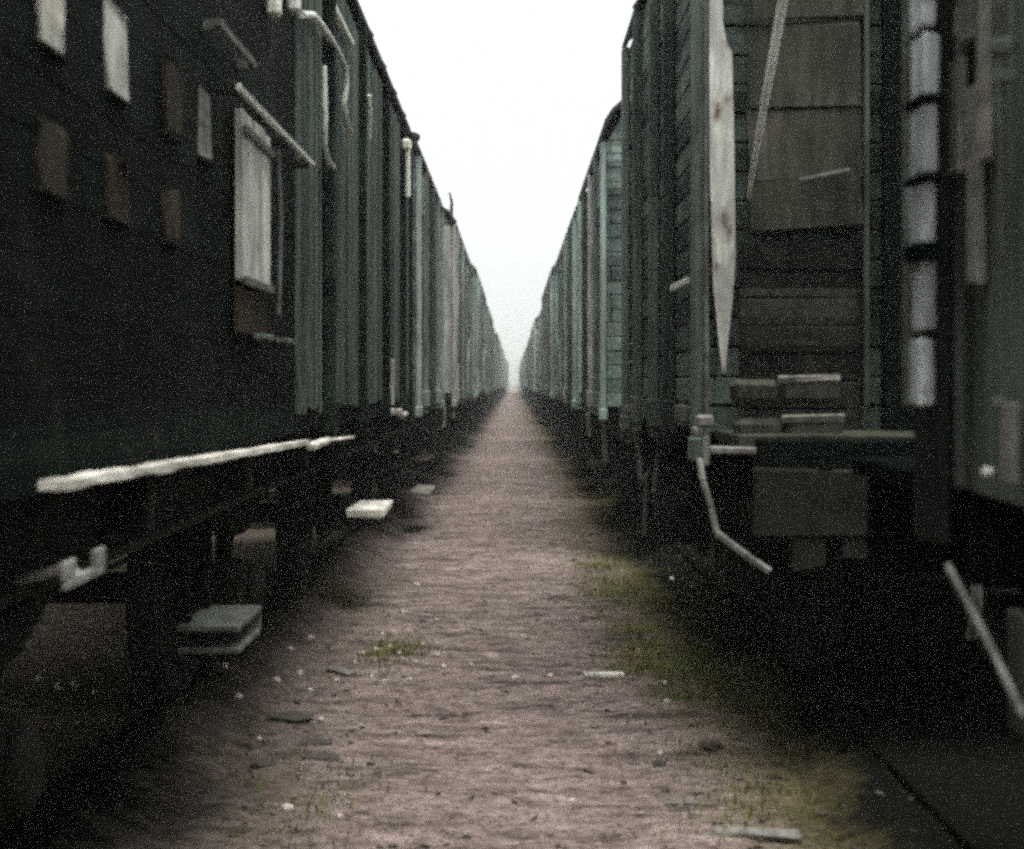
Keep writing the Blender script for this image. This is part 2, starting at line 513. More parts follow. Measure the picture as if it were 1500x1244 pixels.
    # --- underframe
    for s in (-1, 1):
        u = MB(); u.box((s * 1.17, 0, zf - .125), (.03, L, .22)); u.box((s * 1.2, 0, zf - .02), (.1, L, .025)); u.box((s * 1.2, 0, zf - .225), (.1, L, .025))
        k = int(L / 1.5)
        for i in range(k + 1): u.box((s * 1.26, -h + .1 + (L - .2) * i / k, zf - .1), (.12, .05, .16), ch=.01)
        u.build('side_sill', M['hollow' if shaded_iron else 'iron'], root)
    fl = MB(); fl.box((0, 0, zf - .03), (2.3, L, .05)); fl.box((-.3, 0, zf - .16), (.08, L - .2, .2)); fl.box((.3, 0, zf - .16), (.08, L - .2, .2))
    fl.build('floor_frame', M['iron'], root)
    e_ext = {1: h + (platform if platform > 0 else 0), -1: h + (-platform if platform < 0 else 0)}
    for e in (-1, 1):
        ye = e_ext[e]
        bb = MB(); bb.box((0, e * (ye + .05), zf - .14), (2.5, .09, .3), ch=.01)
        for xx in (-1.0, -.62, .62, 1.0): bb.box((xx, e * (ye + .1), zf - .14), (.05, .02, .2))
        bo = bb.build('buffer_beam', M['hollow' if shaded_iron else 'iron'], root)
        for xx in (-.875, .875):
            if shaded_iron and xx < 0: continue
            bf = MB()
            bf.lathe([(0, 0), (0, .13), (.03, .13), (.04, .1), (.3, .085), (.3, .05), (.52, .05), (.53, .2), (.55, .225), (.575, .2), (.585, 0)] if e > 0 else
                     [(0, 0), (0, .13), (-.03, .13), (-.04, .1), (-.3, .085), (-.3, .05), (-.52, .05), (-.53, .2), (-.55, .225), (-.575, .2), (-.585, 0)], 'y', (xx, e * (ye + .1), 1.16), 20)
            bf.build('buffer', M['hollow' if shaded_iron else 'iron'], bo)
        if detail:
            cp = MB(); cp.box((0, e * (ye + .16), 1.14), (.07, .16, .09), ch=.01)
            cp.tube([(0, e * (ye + .24), 1.16), (0, e * (ye + .33), 1.13), (0, e * (ye + .36), 1.05), (0, e * (ye + .3), .98), (0, e * (ye + .31), .8), (0, e * (ye + .34), .62)], .022, 6)
            cp.build('coupling_hook', M['iron'], bo)
            for xx in (-.5, .5):
                hs = MB(); hs.tube([(xx, e * (ye + .08), 1.0), (xx, e * (ye + .2), 1.0), (xx, e * (ye + .27), .9), (xx, e * (ye + .28), .7), (xx, e * (ye + .22), .58)], .021, 7)
                hs.build('brake_hose', M['edge'], bo)
    # --- running gear
    ya = min(L * .5 - .9, max(1.2, L * .29))
    rw = .47
    for ya in (axles or (-ya, ya)):
        e = 1
        ax = MB(); ax.tube([(-.98, e * ya, RT + rw), (.98, e * ya, RT + rw)], .07, 12)
        ao = ax.build('axle', M['iron'], root)
        for s in (-1, 1):
            wl = MB()
            pr = [(-.06, .08), (-.06, .16), (-.015, .2), (-.015, rw - .07), (-.065, rw - .06), (-.065, rw + .028), (-.045, rw + .03), (-.03, rw + .003), (.065, rw - .004), (.065, rw - .06), (.02, rw - .07), (.02, .2), (.07, .16), (.07, .08)]
            wl.lathe([(s * a, c) for a, c in pr], 'x', (s * .7525, e * ya, RT + rw), 36)
            wl.build('wheel', M['iron'], ao)
            bx = MB(); bx.box((s * 1.02, e * ya, RT + rw), (.2, .26, .24), ch=.04); bx.lathe([(0, 0), (0, .11), (s * .03, .1), (s * .05, .06), (s * .05, 0)], 'x', (s * 1.12, e * ya, RT + rw), 16)
            bx.build('axle_box', M['iron'], root)
            sp = MB()
            for i in range(7):
                ln = .62 - i * .07
                pts = [(s * 1.03, e * ya + ln * k / 6, 1.0 - .13 * (1 - (ln * k / 6 / .62) ** 2) + .0 - i * .016 + .06) for k in range(-6, 7)]
                for a, c in zip(pts[:-1], pts[1:]): sp.bar(a, c, .09, .012)
            for k in (-1, 1): sp.box((s * 1.03, e * ya + k * .64, 1.02), (.05, .05, .2), ch=.01)
            sp.build('leaf_spring', M['iron'], root)
            if detail:
                gd = MB()
                for k in (-1, 1):
                    gd.bar((s * .95, e * ya + k * .19, .45), (s * .95, e * ya + k * .19, 1.06), .06, .016)
                    gd.bar((s * .95, e * ya + k * .2, .62), (s * .95, e * ya + k * .62, 1.06), .05, .016)
                gd.bar((s * .95, e * ya - .24, .42), (s * .95, e * ya + .24, .42), .05, .016)
                gd.build('axle_guard', M['iron'], root)
    if detail and steps:
        for s in (-1, 1):                       # boarding steps below the doors and at the corners
            for yy in (0.0,):
                st = MB(); st.box((s * 1.27, yy, .66), (.2, 1.1, .035), ch=.006)
                so = st.build('step_board', M['brown_board'], root)
                for q2 in (-.45, .45):
                    k = MB()
                    k.bar((s * 1.2, yy + q2, zf - .1), (s * 1.2, yy + q2, .64), .05, .012); k.bar((s * 1.19, yy + q2, .637), (s * 1.35, yy + q2, .637), .05, .012)
                    k.build('bracket', M['iron'], so)
            for e in (-1, 1):
                st = MB(); st.box((s * 1.27, e * (h - .3), .62), (.18, .34, .03), ch=.006)
                st.bar((s * 1.27, e * (h - .3) - .15, 1.05), (s * 1.27, e * (h - .3) - .15, .6), .014, .04); st.bar((s * 1.27, e * (h - .3) + .15, 1.05), (s * 1.27, e * (h - .3) + .15, .6), .014, .04)
                st.build('corner_step', M['iron'], root)
            hb = MB(); hb.tube([(s * (W / 2 + .01), -h + .3, 1.75), (s * (W / 2 + .07), -h + .3, 1.75), (s * (W / 2 + .07), -h + .3, 2.35), (s * (W / 2 + .01), -h + .3, 2.35)], .012, 6)
            hb.build('grab_handle', M['edge'], root)
    if platform:
        e = 1 if platform > 0 else -1
        p = MB()
        for i in range(6):
            w = abs(platform) / 6
            p.box((0, e * (h + (i + .5) * w), zf + .0 - R.uniform(0, .004)), (2.62, w - .008, .045), ch=.004)
        p.build('platform', M['hollow' if upright else 'end_board'], root)
    return root

def ends_list(e): return [d for d, k in ((-1, e[0]), (1, e[1])) if k]

def place(w, side, X, y0, y1, label, tint=None, group=None):
    """side -1 left / 1 right; X = distance of the wall towards the path"""
    w.location = (side * (X + 1.35), (y0 + y1) / 2, 0)
    tag(w, label, 'boxcar', group or ('boxcars in the left row' if side < 0 else 'boxcars in the right row'))

def part_at(name, mb, m, wag, color=None):
    """a part given in world coordinates, parented to a wagon"""
    L0 = Vector(wag.location)
    mb.v = [tuple(Vector(v) - L0) for v in mb.v]
    o = mb.build(name, m, wag)
    if color: o.color = (*color, 1)
    return o

def W(px, py, X):
    """point of the photograph on the vertical plane x = X"""
    d = F * X / (px - VX)
    return Vector((X, d, EYE + (VY - py) * d / F))
def D(px, py, d):
    """point of the photograph at distance d"""
    return Vector(((px - VX) * d / F, d, EYE + (VY - py) * d / F))

# ================================================================== left row
# nearest left boxcar -------------------------------------------------
DK_GREY, DK_BLUE = (.19, .225, .2), (.18, .23, .21)
Y0, Y1 = .9, 13.1
yc = (Y0 + Y1) / 2
L1 = make_wagon(Y1 - Y0, 3.64, tint=(.005, .009, .0065), seed=11, axles=(-3.5, -.35, 3.5), steps=False, tarred=True, vents=False, door=False, posts=[7.35 - yc, 8.9 - yc, 10.6 - yc, 12.2 - yc, 1.7 - yc], pale=(), rise=.34)
place(L1, -1, .93, Y0, Y1, 'nearest boxcar on the left, dark boards with rows of small hatches and a pale shutter')
for i, (y_, c) in enumerate([(2.55, 'b'), (3.01, 'p'), (3.5, 'p'), (4.05, 'b'), (4.5, 'g')]):
    for row, (z0, z1) in enumerate([(2.17, 2.37), (1.885, 2.015)]):
        if row == 1 and c == 'g': continue
        h = MB()
        x0 = XL + .001
        h.box((x0, y_, (z0 + z1) / 2), (.012, .165, z1 - z0), (R.uniform(-.04, .04), 0, 0), ch=.003, jit=.009)
        k = ('pale_board' if y_ < 3.2 else 'stained') if (row == 0 and c == 'p') else ('grey_board' if row == 0 and c == 'g' else 'brown_board')
        hp = part_at('hatch', h, M[k], L1)
        s = MB()
        s.box((x0 + .004, y_, z0 - .008), (.022, .18, .01), ch=.003)
        L0 = Vector(L1.location); s.v = [tuple(Vector(v) - L0) for v in s.v]
        s.build('hatch_ledge', M['iron'], hp)
s = MB()
yy = 6.38
while yy < 13.0:
    w_ = R.uniform(.09, .15)
    if all(abs(yy + w_ / 2 - q) > .11 for q in (7.35, 8.9, 10.6, 12.2)):
        s.box((XL + .012 - R.uniform(0, .014), yy + w_ / 2, 2.47 + R.uniform(-.02, .02)), (.022, w_ - .008, 2.2), ch=.004)
    yy += w_
part_at('upright_cladding', s, M['upright'], L1, (.1, .128, .108))
# sliding shutter hung on a rail
sh = MB()
for i in range(5):
    sh.box((XL + .03 - R.uniform(0, .004), 4.92 + .055 + i * .11, 2.12 - R.uniform(0, .01)), (.028, .105, .56), ch=.004, jit=.002)
sho = part_at('shutter', sh, M['stained'], L1)
for z_, w_ in ((1.835, .6), (2.33, .62)):
    s = MB(); s.box((XL + .05, 5.2, z_), (.014, w_ - .04, .03), ch=.003)
    s.v = [tuple(Vector(v) - Vector(L1.location)) for v in s.v]
    s.build('shutter_strap', M['edge'], sho)
s = MB()
s.tube([(XL + .055, 5.56, 2.36), (XL + .06, 5.6, 2.1), (XL + .055, 5.58, 1.75)], .01, 6)
s.v = [tuple(Vector(v) - Vector(L1.location)) for v in s.v]
s.build('shutter_rod', M['edge'], sho)
s = MB()
for i in range(5): s.box((XL + .02, 4.98 + i * .11, 1.74), (.02, .11, .15), ch=.003)
part_at('lower_shutter', s, M['brown_board'], L1)
for y_, w_ in ((5.3, .2), (5.8, .14)):
    s = MB(); s.box((XL + .045, y_, 1.66), (.05, w_, .016), ch=.003)
    part_at('sill_bracket', s, M['edge'], L1)
s = MB(); s.bar((XL + .085, 4.6, 2.405), (XL + .085, 6.32, 2.415), .016, .02, ch=.003, jit=.002)
sr_ = part_at('shutter_rail', s, M['bright'], L1)
for y_ in (4.65, 5.1, 5.65, 6.25):
    s = MB(); s.box((XL + .04, y_, 2.41), (.07, .025, .04), ch=.006)
    s.v = [tuple(Vector(v) - Vector(L1.location)) for v in s.v]
    s.build('rail_bracket', M['iron'], sr_)
s = MB(); s.bar((XL + .05, 4.46, 2.57), (XL + .05, 5.1, 2.575), .016, .02)
for y_ in (4.5, 5.05): s.box((XL + .03, y_, 2.57), (.06, .025, .03))
part_at('upper_rail', s, M['edge'], L1)
# handle rod, conduit and eave brackets
s = MB(); s.tube([(XL + .06, 6.88, 2.95), (XL + .065, 6.88, 2.7), (XL + .06, 6.9, 2.58), (XL + .06, 7.05, 2.535), (XL + .055, 7.3, 2.54)], .013, 7)
part_at('latch_rod', s, M['bright'], L1)
pts = [W(425, 22, XL), W(441, 22, XL), W(455, 38, XL), W(468, 56, XL), W(482, 78, XL), W(491, 100, XL), W(493, 125, XL), W(489, 150, XL), W(492, 175, XL), W(500, 196, XL)]
pts = [Vector((XL + .05, p.y, p.z)) for p in pts]
s = MB(); s.tube(pts, .017, 7)
part_at('conduit', s, M['bright'], L1)
s = MB(); a, c = W(474, 6, XL), W(504, 64, XL); s.bar((XL + .04, a.y, a.z), (XL + .04, c.y, c.z), .03, .035, ch=.006)
part_at('eave_bracket', s, M['bright'], L1)
for px, py, dz in ((390, 6, .13), (420, 4, .12)):
    s = MB(); p = W(px, py, XL); s.box((XL + .03, p.y, p.z + .02), (.05, .07, dz), ch=.01)
    part_at('hook', s, M['bright'], L1)
s = MB(); s.tube([(XL + .06, 9.0, 3.22), (XL + .06, 9.05, 3.1), (XL + .05, 9.1, 2.98)], .018, 6)
part_at('grab_rod', s, M['bright'], L1)
s = MB(); s.tube([(XL + .07, 12.15, 3.4), (XL + .07, 12.15, 3.0)], .024, 6); s.box((XL + .06, 12.15, 3.42), (.08, .1, .09), ch=.02)
part_at('lamp_iron', s, M['bright'], L1)
s = MB(); s.box((XL + .07, 10.6, 1.5), (.025, .07, .32), ch=.006); s.box((XL + .09, 10.6, 1.29), (.1, .1, .05), ch=.01); s.tube([(XL + .1, 10.5, 1.3), (XL + .12, 10.9, 1.25), (XL + .1, 11.5, 1.26)], .02, 6)
part_at('door_stop', s, M['pale_post'], L1)
s = MB(); s.box((XL + .06, 13.17, 3.655), (.09, .1, .06), (.0, .3, 0), ch=.02)
part_at('gutter_spout', s, M['roof'], L1)
# bits under the floor
s = MB()
p0 = W(120, 832, XL)
s.box((XL + .005, p0.y, p0.z - .018), (.012, .3, .022), ch=.003); s.box((XL + .005, p0.y - .115, p0.z + .012), (.012, .08, .036), ch=.003); s.box((XL + .005, p0.y + .11, p0.z + .012), (.012, .09, .036), ch=.003)
s.bar((XL - .04, p0.y, p0.z), (XL - .17, p0.y, 1.06), .05, .02)
s.bar((XL - .04, p0.y, p0.z), (XL - .0, p0.y, p0.z - .02), .05, .015)
part_at('spring_bracket', s, M['pale_post'], L1)
for (px, py, nm, mm) in ((350, 925, 'hanging_step', 'edge'), (553, 745, 'hanging_step', 'pale_board')):
    p = W(px, py, XL)
    s = MB()
    if px < 400:
        s.box((XL - .06, p.y, p.z + .045), (.2, .44, .022), ch=.004); s.box((XL - .06, p.y, p.z - .03), (.2, .4, .02), ch=.004); s.box((XL - .06, p.y + .2, p.z + .008), (.2, .02, .056))
    else:
        s.box((XL - .05, p.y, p.z), (.24, .8, .06), ch=.01, jit=.006)
    st = part_at(nm, s, M[mm], L1)
    for q in (-.15, .15):
        k = MB(); k.bar((XL - .14, p.y + q, p.z + .05), (XL - .17, p.y + q, 1.06), .06, .02)
        k.v = [tuple(Vector(v) - Vector(L1.location)) for v in k.v]
        k.build('hanger', M['hollow'], st)

# plank lying along the sill, its broken tail further on
pl = MB()
N1 = 26
prev = None
a0, a1 = W(78, 711, -.84), W(448, 648, -.84)
vs, fs = [], []
for i in range(N1 + 1):
    t_ = i / N1
    p = a0.lerp(a1, t_)
    # photo line is straight in the picture: interpolate in the picture, then go back to the plane
    px = 78 + (448 - 78) * t_; py = 711 + (648 - 711) * t_ + (2.5 * noise.noise(Vector((t_ * 9, 0, 0))))
    p = W(px, py, -.84)
    hh = .009 + .006 * noise.noise(Vector((t_ * 13, 4, 0)))
    ww = .02 + .01 * noise.noise(Vector((t_ * 11, 8, 0)))
    for (dx, dz) in ((-.028, -hh), (ww, -hh), (ww, hh), (-.028, hh)): vs.append((p.x + dx, p.y, p.z + dz))
for i in range(N1):
    for k in range(4): fs.append((i * 4 + k, i * 4 + (k + 1) % 4, i * 4 + 4 + (k + 1) % 4, i * 4 + 4 + k))
fs += [(3, 2, 1, 0), (N1 * 4, N1 * 4 + 1, N1 * 4 + 2, N1 * 4 + 3)]
pl.add(vs, fs)
o = pl.build('plank', M['pale_board'])
tag(o, 'long pale splintered plank resting along the sill of nearest left boxcar', 'plank')
s = MB(); s.bar(W(456, 655, -.84), W(478, 645, -.84), .04, .026, ch=.006, jit=.004); s.bar(W(478, 644.6, -.84), W(514, 641, -.84), .04, .018, ch=.005, jit=.004)
tag(s.build('plank_offcut', M['pale_board']), 'short pale broken piece of wood just beyond the long sill plank', 'wood piece')

# second left boxcar ---------------------------------------------------
L2 = make_wagon(4.7, 3.66, tint=DK_GREY, seed=21, door=False, vents=True, posts=[-1.2, 0, 1.2], rise=.4)
place(L2, -1, .93, 14.2, 18.9, 'short grey boxcar right behind the nearest one on the left')
# third: two pale posts ------------------------------------------------
PA = make_wagon(9.3, 3.6, tint=DK_GREY, seed=31, pale=(0,), corner='pale')
place(PA, -1, .82, 19.8, 29.1, 'left boxcar with bright pale corner posts and a bent spike on its roof')
s = MB(); s.tube([(-.84, 19.82, 3.55), (-.83, 19.8, 3.72), (-.82, 19.78, 3.86), (-.85, 19.75, 4.0)], [.03, .03, .022, .012], 6)
s.box((-.83, 19.9, 3.62), (.14, .1, .08), ch=.02)
part_at('roof_spike', s, M['iron'], PA)
s = MB(); s.box((-.9, 19.765, 2.45), (.15, .05, 2.2), ch=.01)
part_at('end_post', s, M['pale_post'], PA)

for px, py0, py1, d_, mm in ((650, 592, 626, 19.75, 'pale_post'), (640, 610, 640, 20.3, 'step'), (664, 600, 615, 21.5, 'step')):
    s = MB(); s.bar(D(px, py0, d_), D(px, py1, d_), .05, .05, ch=.01)
    part_at('step_hanger', s, M[mm], PA)
s = MB(); p = W(620, 718, XL); s.box(p, (.2, 1.0, .04), (0, .1, 0), ch=.01)
hs_ = part_at('hanging_step', s, M['grey_board'], L2)
s = MB(); s.bar(p + Vector((-.08, 0, 0)), p + Vector((-.2, 0, .75)), .04, .02); s.v = [tuple(Vector(v) - Vector(L2.location)) for v in s.v]
s.build('hanger', M['iron'], hs_)

# ================================================================== right row
# nearest right boxcar (its far corner only) ------------------------------
R1 = make_wagon(9.6, 3.64, tint=(.1, .118, .102), upright=True, seed=41, steps=False, shaded_iron=True, door=False, vents=False, posts=[4.8 - .95, 2.2, 0, -2.2, -4], corner='post', platform=.95, ends=(1, 0))  # end platform added to shade the ground in the gap
place(R1, 1, .865, -6.53, 3.07, 'nearest boxcar at the right edge, upright weathered boards and a pale strapped post')
# pale strapped corner post
s = MB()
zs = [1.455, 1.585, 1.60, 1.74, 1.765, 1.885, 1.9, 2.035, 2.05, 2.17, 2.185, 2.4, 2.42, 2.75, 2.77, 3.3]
for a, c in zip(zs[::2], zs[1::2]):
    s.box((XR - .004 + R.uniform(-.004, .004), 2.92 + (.012 if c < 1.75 else 0), (a + c) / 2), (.03, .07 if c < 1.75 else .092, c - a), (0, R.uniform(-.006, .006), R.uniform(-.01, .01)), ch=.005, jit=.002)
po = part_at('strapped_post', s, M['chipped'], R1)
for z, t_ in ((1.752, .034), (2.043, .014), (1.892, .012)):
    s = MB(); s.box((XR - .006, 2.92, z), (.044, .12, t_), (0, 0, 0), ch=.003)
    s.v = [tuple(Vector(v) - Vector(R1.location)) for v in s.v]
    s.build('strap', M['hollow'], po)
s = MB(); s.box((XR + .015, 3.085, 2.4), (.03, .024, 1.9), ch=.005)
part_at('corner_angle', s, M['edge'], R1)
for i, (y_, z0, z1) in enumerate([(2.72, 1.9, 2.12), (2.70, 2.16, 2.22), (2.62, 1.68, 2.05), (2.66, 2.14, 2.32), (2.56, 1.9, 2.4)]):
    s = MB(); s.box((XR + .052, y_ * 1.06, (z0 + z1) / 2), (.016, .058, z1 - z0), (R.uniform(-.03, .03), 0, 0), ch=.004, jit=.004)
    part_at('patch_board', s, M['grey_board'], R1)
s = MB(); s.tube([(XR + .03, 2.555, 2.4), (XR + .025, 2.555, 2.0), (XR + .04, 2.575, 1.7)], .006, 6); s.box((XR + .03, 2.555, 2.07), (.04, .03, .03), ch=.01); s.box((XR + .035, 2.55, 2.02), (.04, .016, .022), ch=.006)
part_at('latch', s, M['edge'], R1)
for px, py, m_ in ((1465, 590, 'edge'), (1447, 691, 'bright')):
    p = W(px, py, XR + .045); s = MB(); s.box(p, (.02, .022, .016), ch=.006)
    part_at('bolt', s, M[m_], R1)
p = W(1480, 650, XR + .045); s = MB(); s.box(p, (.02, .05, .14), ch=.006)
part_at('patch_board', s, M['grey_board'], R1)
s = MB(); q0, q1, q2 = W(1388, 828, XR), W(1455, 955, XR), W(1500, 1050, XR); s.bar(q0, q1, .012, .012, ch=.002); s.bar(q1, q2, .012, .009, ch=.002)
part_at('step_hanger', s, M['step'], R1)
s = MB(); s.box((XR + .04, 2.36, 1.02), (.02, .34, .2), ch=.004)
part_at('step_side', s, M['end_board'], R1)

s = MB(); s.box((1.35, -.2, .72), (.5, 4.6, .72), ch=.02); s.box((1.35, -.2, 1.1), (.56, 4.7, .03), ch=.005)  # unseen box added to keep light off the ground
part_at('light_blocker', s, M['hollow'], R1)

# second right boxcar with an open end platform ----------------------------
y0, y1 = 6.26, 10.5
hh = (y1 - y0) / 2; ycn = (y0 + y1) / 2
R2 = make_wagon(y1 - y0, 3.84, tint=(.095, .122, .104), seed=51, steps=False, shaded_iron=True, door=False, vents=False, posts=[9.4 - ycn, 8.3 - ycn, 7.5 - ycn], pale=(), rise=.3, platform=-.62, ends=(0, 1))
place(R2, 1, .80, y0, y1, 'tall boxcar on the right with pale corner board and an open end platform')
# the pale corner board facing us, tapering to a broken point
s = MB()
poly = [(.804, 3.86), (.856, 3.86), (.862, 2.98), (.878, 2.9), (.9, 2.86), (.908, 2.5), (.914, 2.02), (.904, 1.86), (.886, 1.7), (.878, 1.63), (.872, 1.53), (.866, 1.57), (.86, 1.535), (.842, 1.7), (.822, 1.9), (.808, 2.4)]
s.prism(poly, 6.195, 6.225)
part_at('corner_board', s, M['stained'], R2)
s = MB(); s.box((.797, 6.235, 2.55), (.02, .05, 2.55), ch=.004)
part_at('corner_edge', s, M['edge'], R2)
# end wall panel of wide boards, set a little askew
s = MB()
zz = [2.135, 2.335, 2.341, 2.63, 2.636, 2.98, 2.986, 3.4, 3.406, 3.8]
for i, (a, c) in enumerate(zip(zz[::2], zz[1::2])):
    s.box((1.2, 6.19 + R.uniform(-.006, .006), (a + c) / 2), (.46, .028, c - a), (R.uniform(-.02, .02), -.05 + R.uniform(-.04, .04), -.06 + R.uniform(-.04, .04)), ch=.014, jit=.012)
part_at('end_panel', s, M['end_board'], R2)
s = MB()
for i in range(7):
    s.box((1.18, 6.2 + R.uniform(-.005, .005), 1.33 + i * .115), (.5, .02, .109), (0, R.uniform(-.01, .01), 0), ch=.005, jit=.003)
part_at('lower_end_panel', s, M['board'], R2, (.019, .021, .017))
s = MB(); s.bar(D(1170, 263, 6.14), D(1244, 248, 6.14), .014, .012)
part_at('seam_highlight', s, M['grey_board'], R2)  # pale strip painting the bright highlight of a board seam
s = MB(); s.box((1.448, 6.19, 2.6), (.022, .06, 2.4), ch=.004)
part_at('panel_edge', s, M['post'], R2, (.09, .1, .085))
s = MB(); s.box((1.72, 6.16, 2.55), (.42, .05, 2.5), ch=.004)
part_at('end_door', s, M['hollow'], R2)
# leaning brake pole
s = MB(); s.tube([D(1152, -60, 5.3), D(1147, 0, 5.35), D(1122, 140, 5.6), D(1104, 240, 5.85), D(1097, 290, 6.17)], [.018, .018, .0155, .0115, .008], 8)
part_at('brake_pole', s, M['white'], R2)
# platform rails and buffer beam planks
for (py, x0_, x1, r_) in ((571, 1070, 1226, .066), (627, 1076, 1233, .064)):
    a, c = D(x0_, py + 4, 5.85), D(x1, py, 5.85)
    s = MB(); s.bar(a, a.lerp(c, .45), .1, r_ * 1.5, ch=.03, jit=.006); s.bar(a.lerp(c, .455), c, .11, r_ * 1.6, ch=.03, jit=.006)
    pb_ = part_at('platform_beam', s, M['end_board'], R2)
    s = MB(); up_ = Vector((0, -.045, r_ * .66)); s.bar(a.lerp(c, .42) + up_, c + up_, .03, .03, ch=.01, jit=.004)
    s.v = [tuple(Vector(v) - Vector(R2.location)) for v in s.v]
    s.build('beam_highlight', M['grey_board'], pb_)  # paler strip paints the highlight along the beam top
s = MB(); a, c = D(1040, 659, 5.6), D(1120, 661, 5.6); s.bar(a, c, .05, .028, ch=.006); s.bar(D(1122, 662, 5.6), D(1228, 665, 5.6), .05, .018, ch=.005)
part_at('platform_edge', s, M['step'], R2)
s = MB(); s.box((1.1, 5.535, 1.05), (.44, .03, .24), (0, .02, 0), ch=.012, jit=.012); s.box((1.08, 5.53, .96), (.12, .03, .3), (0, -.05, 0), ch=.012, jit=.01)
part_at('beam_plate', s, M['plate'], R2)
s = MB(); s.bar((.775, 9.42, 1.4), (.775, 9.4, 2.15), .012, .05, ch=.004)
part_at('post_strip', s, M['pale_post'], R2)
s = MB()
p = D(1032, 617, 5.95); s.box(p, (.07, .07, .05), ch=.012); p = D(1024, 630, 5.95); s.box(p, (.05, .05, .03), ch=.01); p = D(1034, 660, 5.95); s.box(p, (.03, .05, .12), ch=.008)
part_at('lamp_bracket', s, M['step'], R2)
s = MB(); s.box(D(1000, 606, 7.0) + Vector((-.005, 0, 0)), (.05, .2, .08), ch=.01)
part_at('label_holder', s, M['post'], R2, (.16, .15, .13))
s = MB(); s.bar(D(988, 423, 7.1) + Vector((-.012, 0, 0)), D(1012, 411, 6.8) + Vector((-.012, 0, 0)), .02, .03, ch=.005)
part_at('door_latch', s, M['bright'], R2)
# bent strap of the platform step
s = MB()
pp = [D(1024, 672, 5.75), D(1030, 705, 5.72), D(1042, 745, 5.7), D(1050, 781, 5.66), D(1075, 800, 5.6), D(1128, 838, 5.5)]
for i, (a, c) in enumerate(zip(pp[:-1], pp[1:])): s.bar(a, c, .024, .02 if i < 3 else .024, ch=.004)
part_at('step_strap', s, M['step'], R2)
# hangers at the far end
s = MB()
s.bar(D(920, 598, 9.75), D(950, 598, 9.45), .05, .045, ch=.006); s.bar(D(968, 590, 9.3), D(977, 578, 9.2), .03, .04, ch=.006)
part_at('sill_bracket', s, M['grey_board'], R2)
s = MB()
s.tube([D(932, 640, 9.7), D(938, 670, 9.7), D(938, 700, 9.65), D(945, 706, 9.6), D(950, 692, 9.55)], .02, 6)
s.tube([D(965, 660, 9.4), D(960, 700, 9.4), D(958, 722, 9.4)], .018, 6)
s.tube([D(932, 640, 9.7), D(940, 612, 9.7)], .012, 6); s.tube([D(965, 660, 9.4), D(968, 615, 9.4)], .012, 6)
s.bar(D(946, 700, 9.6), D(944, 785, 9.6), .03, .02)
part_at('hanging_hose', s, M['edge'], R2)
s = MB()
for (px, py) in ((918, 118), (921, 92), (917, 158)):
    s.box(D(px + 4, py, 10.5) + Vector((.0, .05, 0)), (.06, .07, .07), ch=.02)
part_at('eave_hook', s, M['iron'], R2)
s = MB()
for z in (3.55, 3.35, 3.15): s.box((.78, 10.54, z), (.05, .06, .04), ch=.01)
part_at('rung', s, M['iron'], R2)

# third right boxcar ------------------------------------------------------
R3 = make_wagon(5.1, 3.6, tint=DK_BLUE, seed=61, door=False, vents=True, posts=[-1.5, -.4, .9, 1.8], pale=(1,), rise=.58)
place(R3, 1, .80, 13.0, 18.1, 'short blue-grey boxcar with rounded roof behind the tall right one')
PB = make_wagon(9.3, 3.62, tint=DK_BLUE, seed=71, pale=(2,), rise=.4)
place(PB, 1, .80, 19.2, 28.5, 'fourth boxcar of the right row, blue-grey with one paler post')

for px, py0, py1, d_, mm, wg in ((861, 605, 640, 15.5, 'step', R3), (884, 600, 680, 13.3, 'edge', R3), (880, 592, 612, 13.4, 'step', R3)):
    s = MB(); s.bar(D(px, py0, d_), D(px + 3, py1, d_), .05, .05, ch=.01)
    part_at('step_hanger', s, M[mm], wg)

# the rest of both rows ----------------------------------------------------
FAR = make_wagon(9.3, 3.6, tint=DK_GREY, seed=81, detail=False, vents=False, pale=(1,))
FAR2 = make_wagon(9.3, 3.68, tint=DK_BLUE, seed=91, detail=False, vents=False, pale=(3,), rise=.42)
used = {}
def recolor(o, k):
    c = o.color; o.color = (c[0] * k[0], c[1] * k[1], c[2] * k[2], 1)
    for ch in o.children: recolor(ch, k)
ORD = {4: 'fourth', 5: 'fifth', 6: 'sixth', 7: 'seventh', 8: 'eighth'}
RC = random.Random(3)
for side, y, n0, protos in ((-1, 30.45, 4, (PA, FAR, FAR2)), (1, 29.85, 5, (PB, FAR2, FAR))):
    idx = n0
    while y < 212:
        near = idx <= 5
        src = PB if near else RC.choice((FAR, FAR2))
        if src.name in ('__',): pass
        first = src in (FAR, FAR2) and src.name not in used
        w = src if first else copy_tree(src)
        used[src.name] = 1
        nm = 'left' if side < 0 else 'right'
        if idx in ORD:
            lab = f'{ORD[idx]} boxcar from the camera in the {nm} row, dark and partly hazy'
        else:
            lab = f'small far boxcar beyond the eighth in the {nm} row, fading into haze'
        X = (.82 if side < 0 else .80) + RC.uniform(-.07, .09)
        place(w, side, X, y, y + 9.3, lab)
        k_ = RC.uniform(.7, 1.5); recolor(w, (k_ * RC.uniform(.92, 1.1), k_, k_ * RC.uniform(.92, 1.08)))
        w.scale.z = 1 + RC.uniform(-.045, .06)
        y += 9.3 + 1.35
        idx += 1

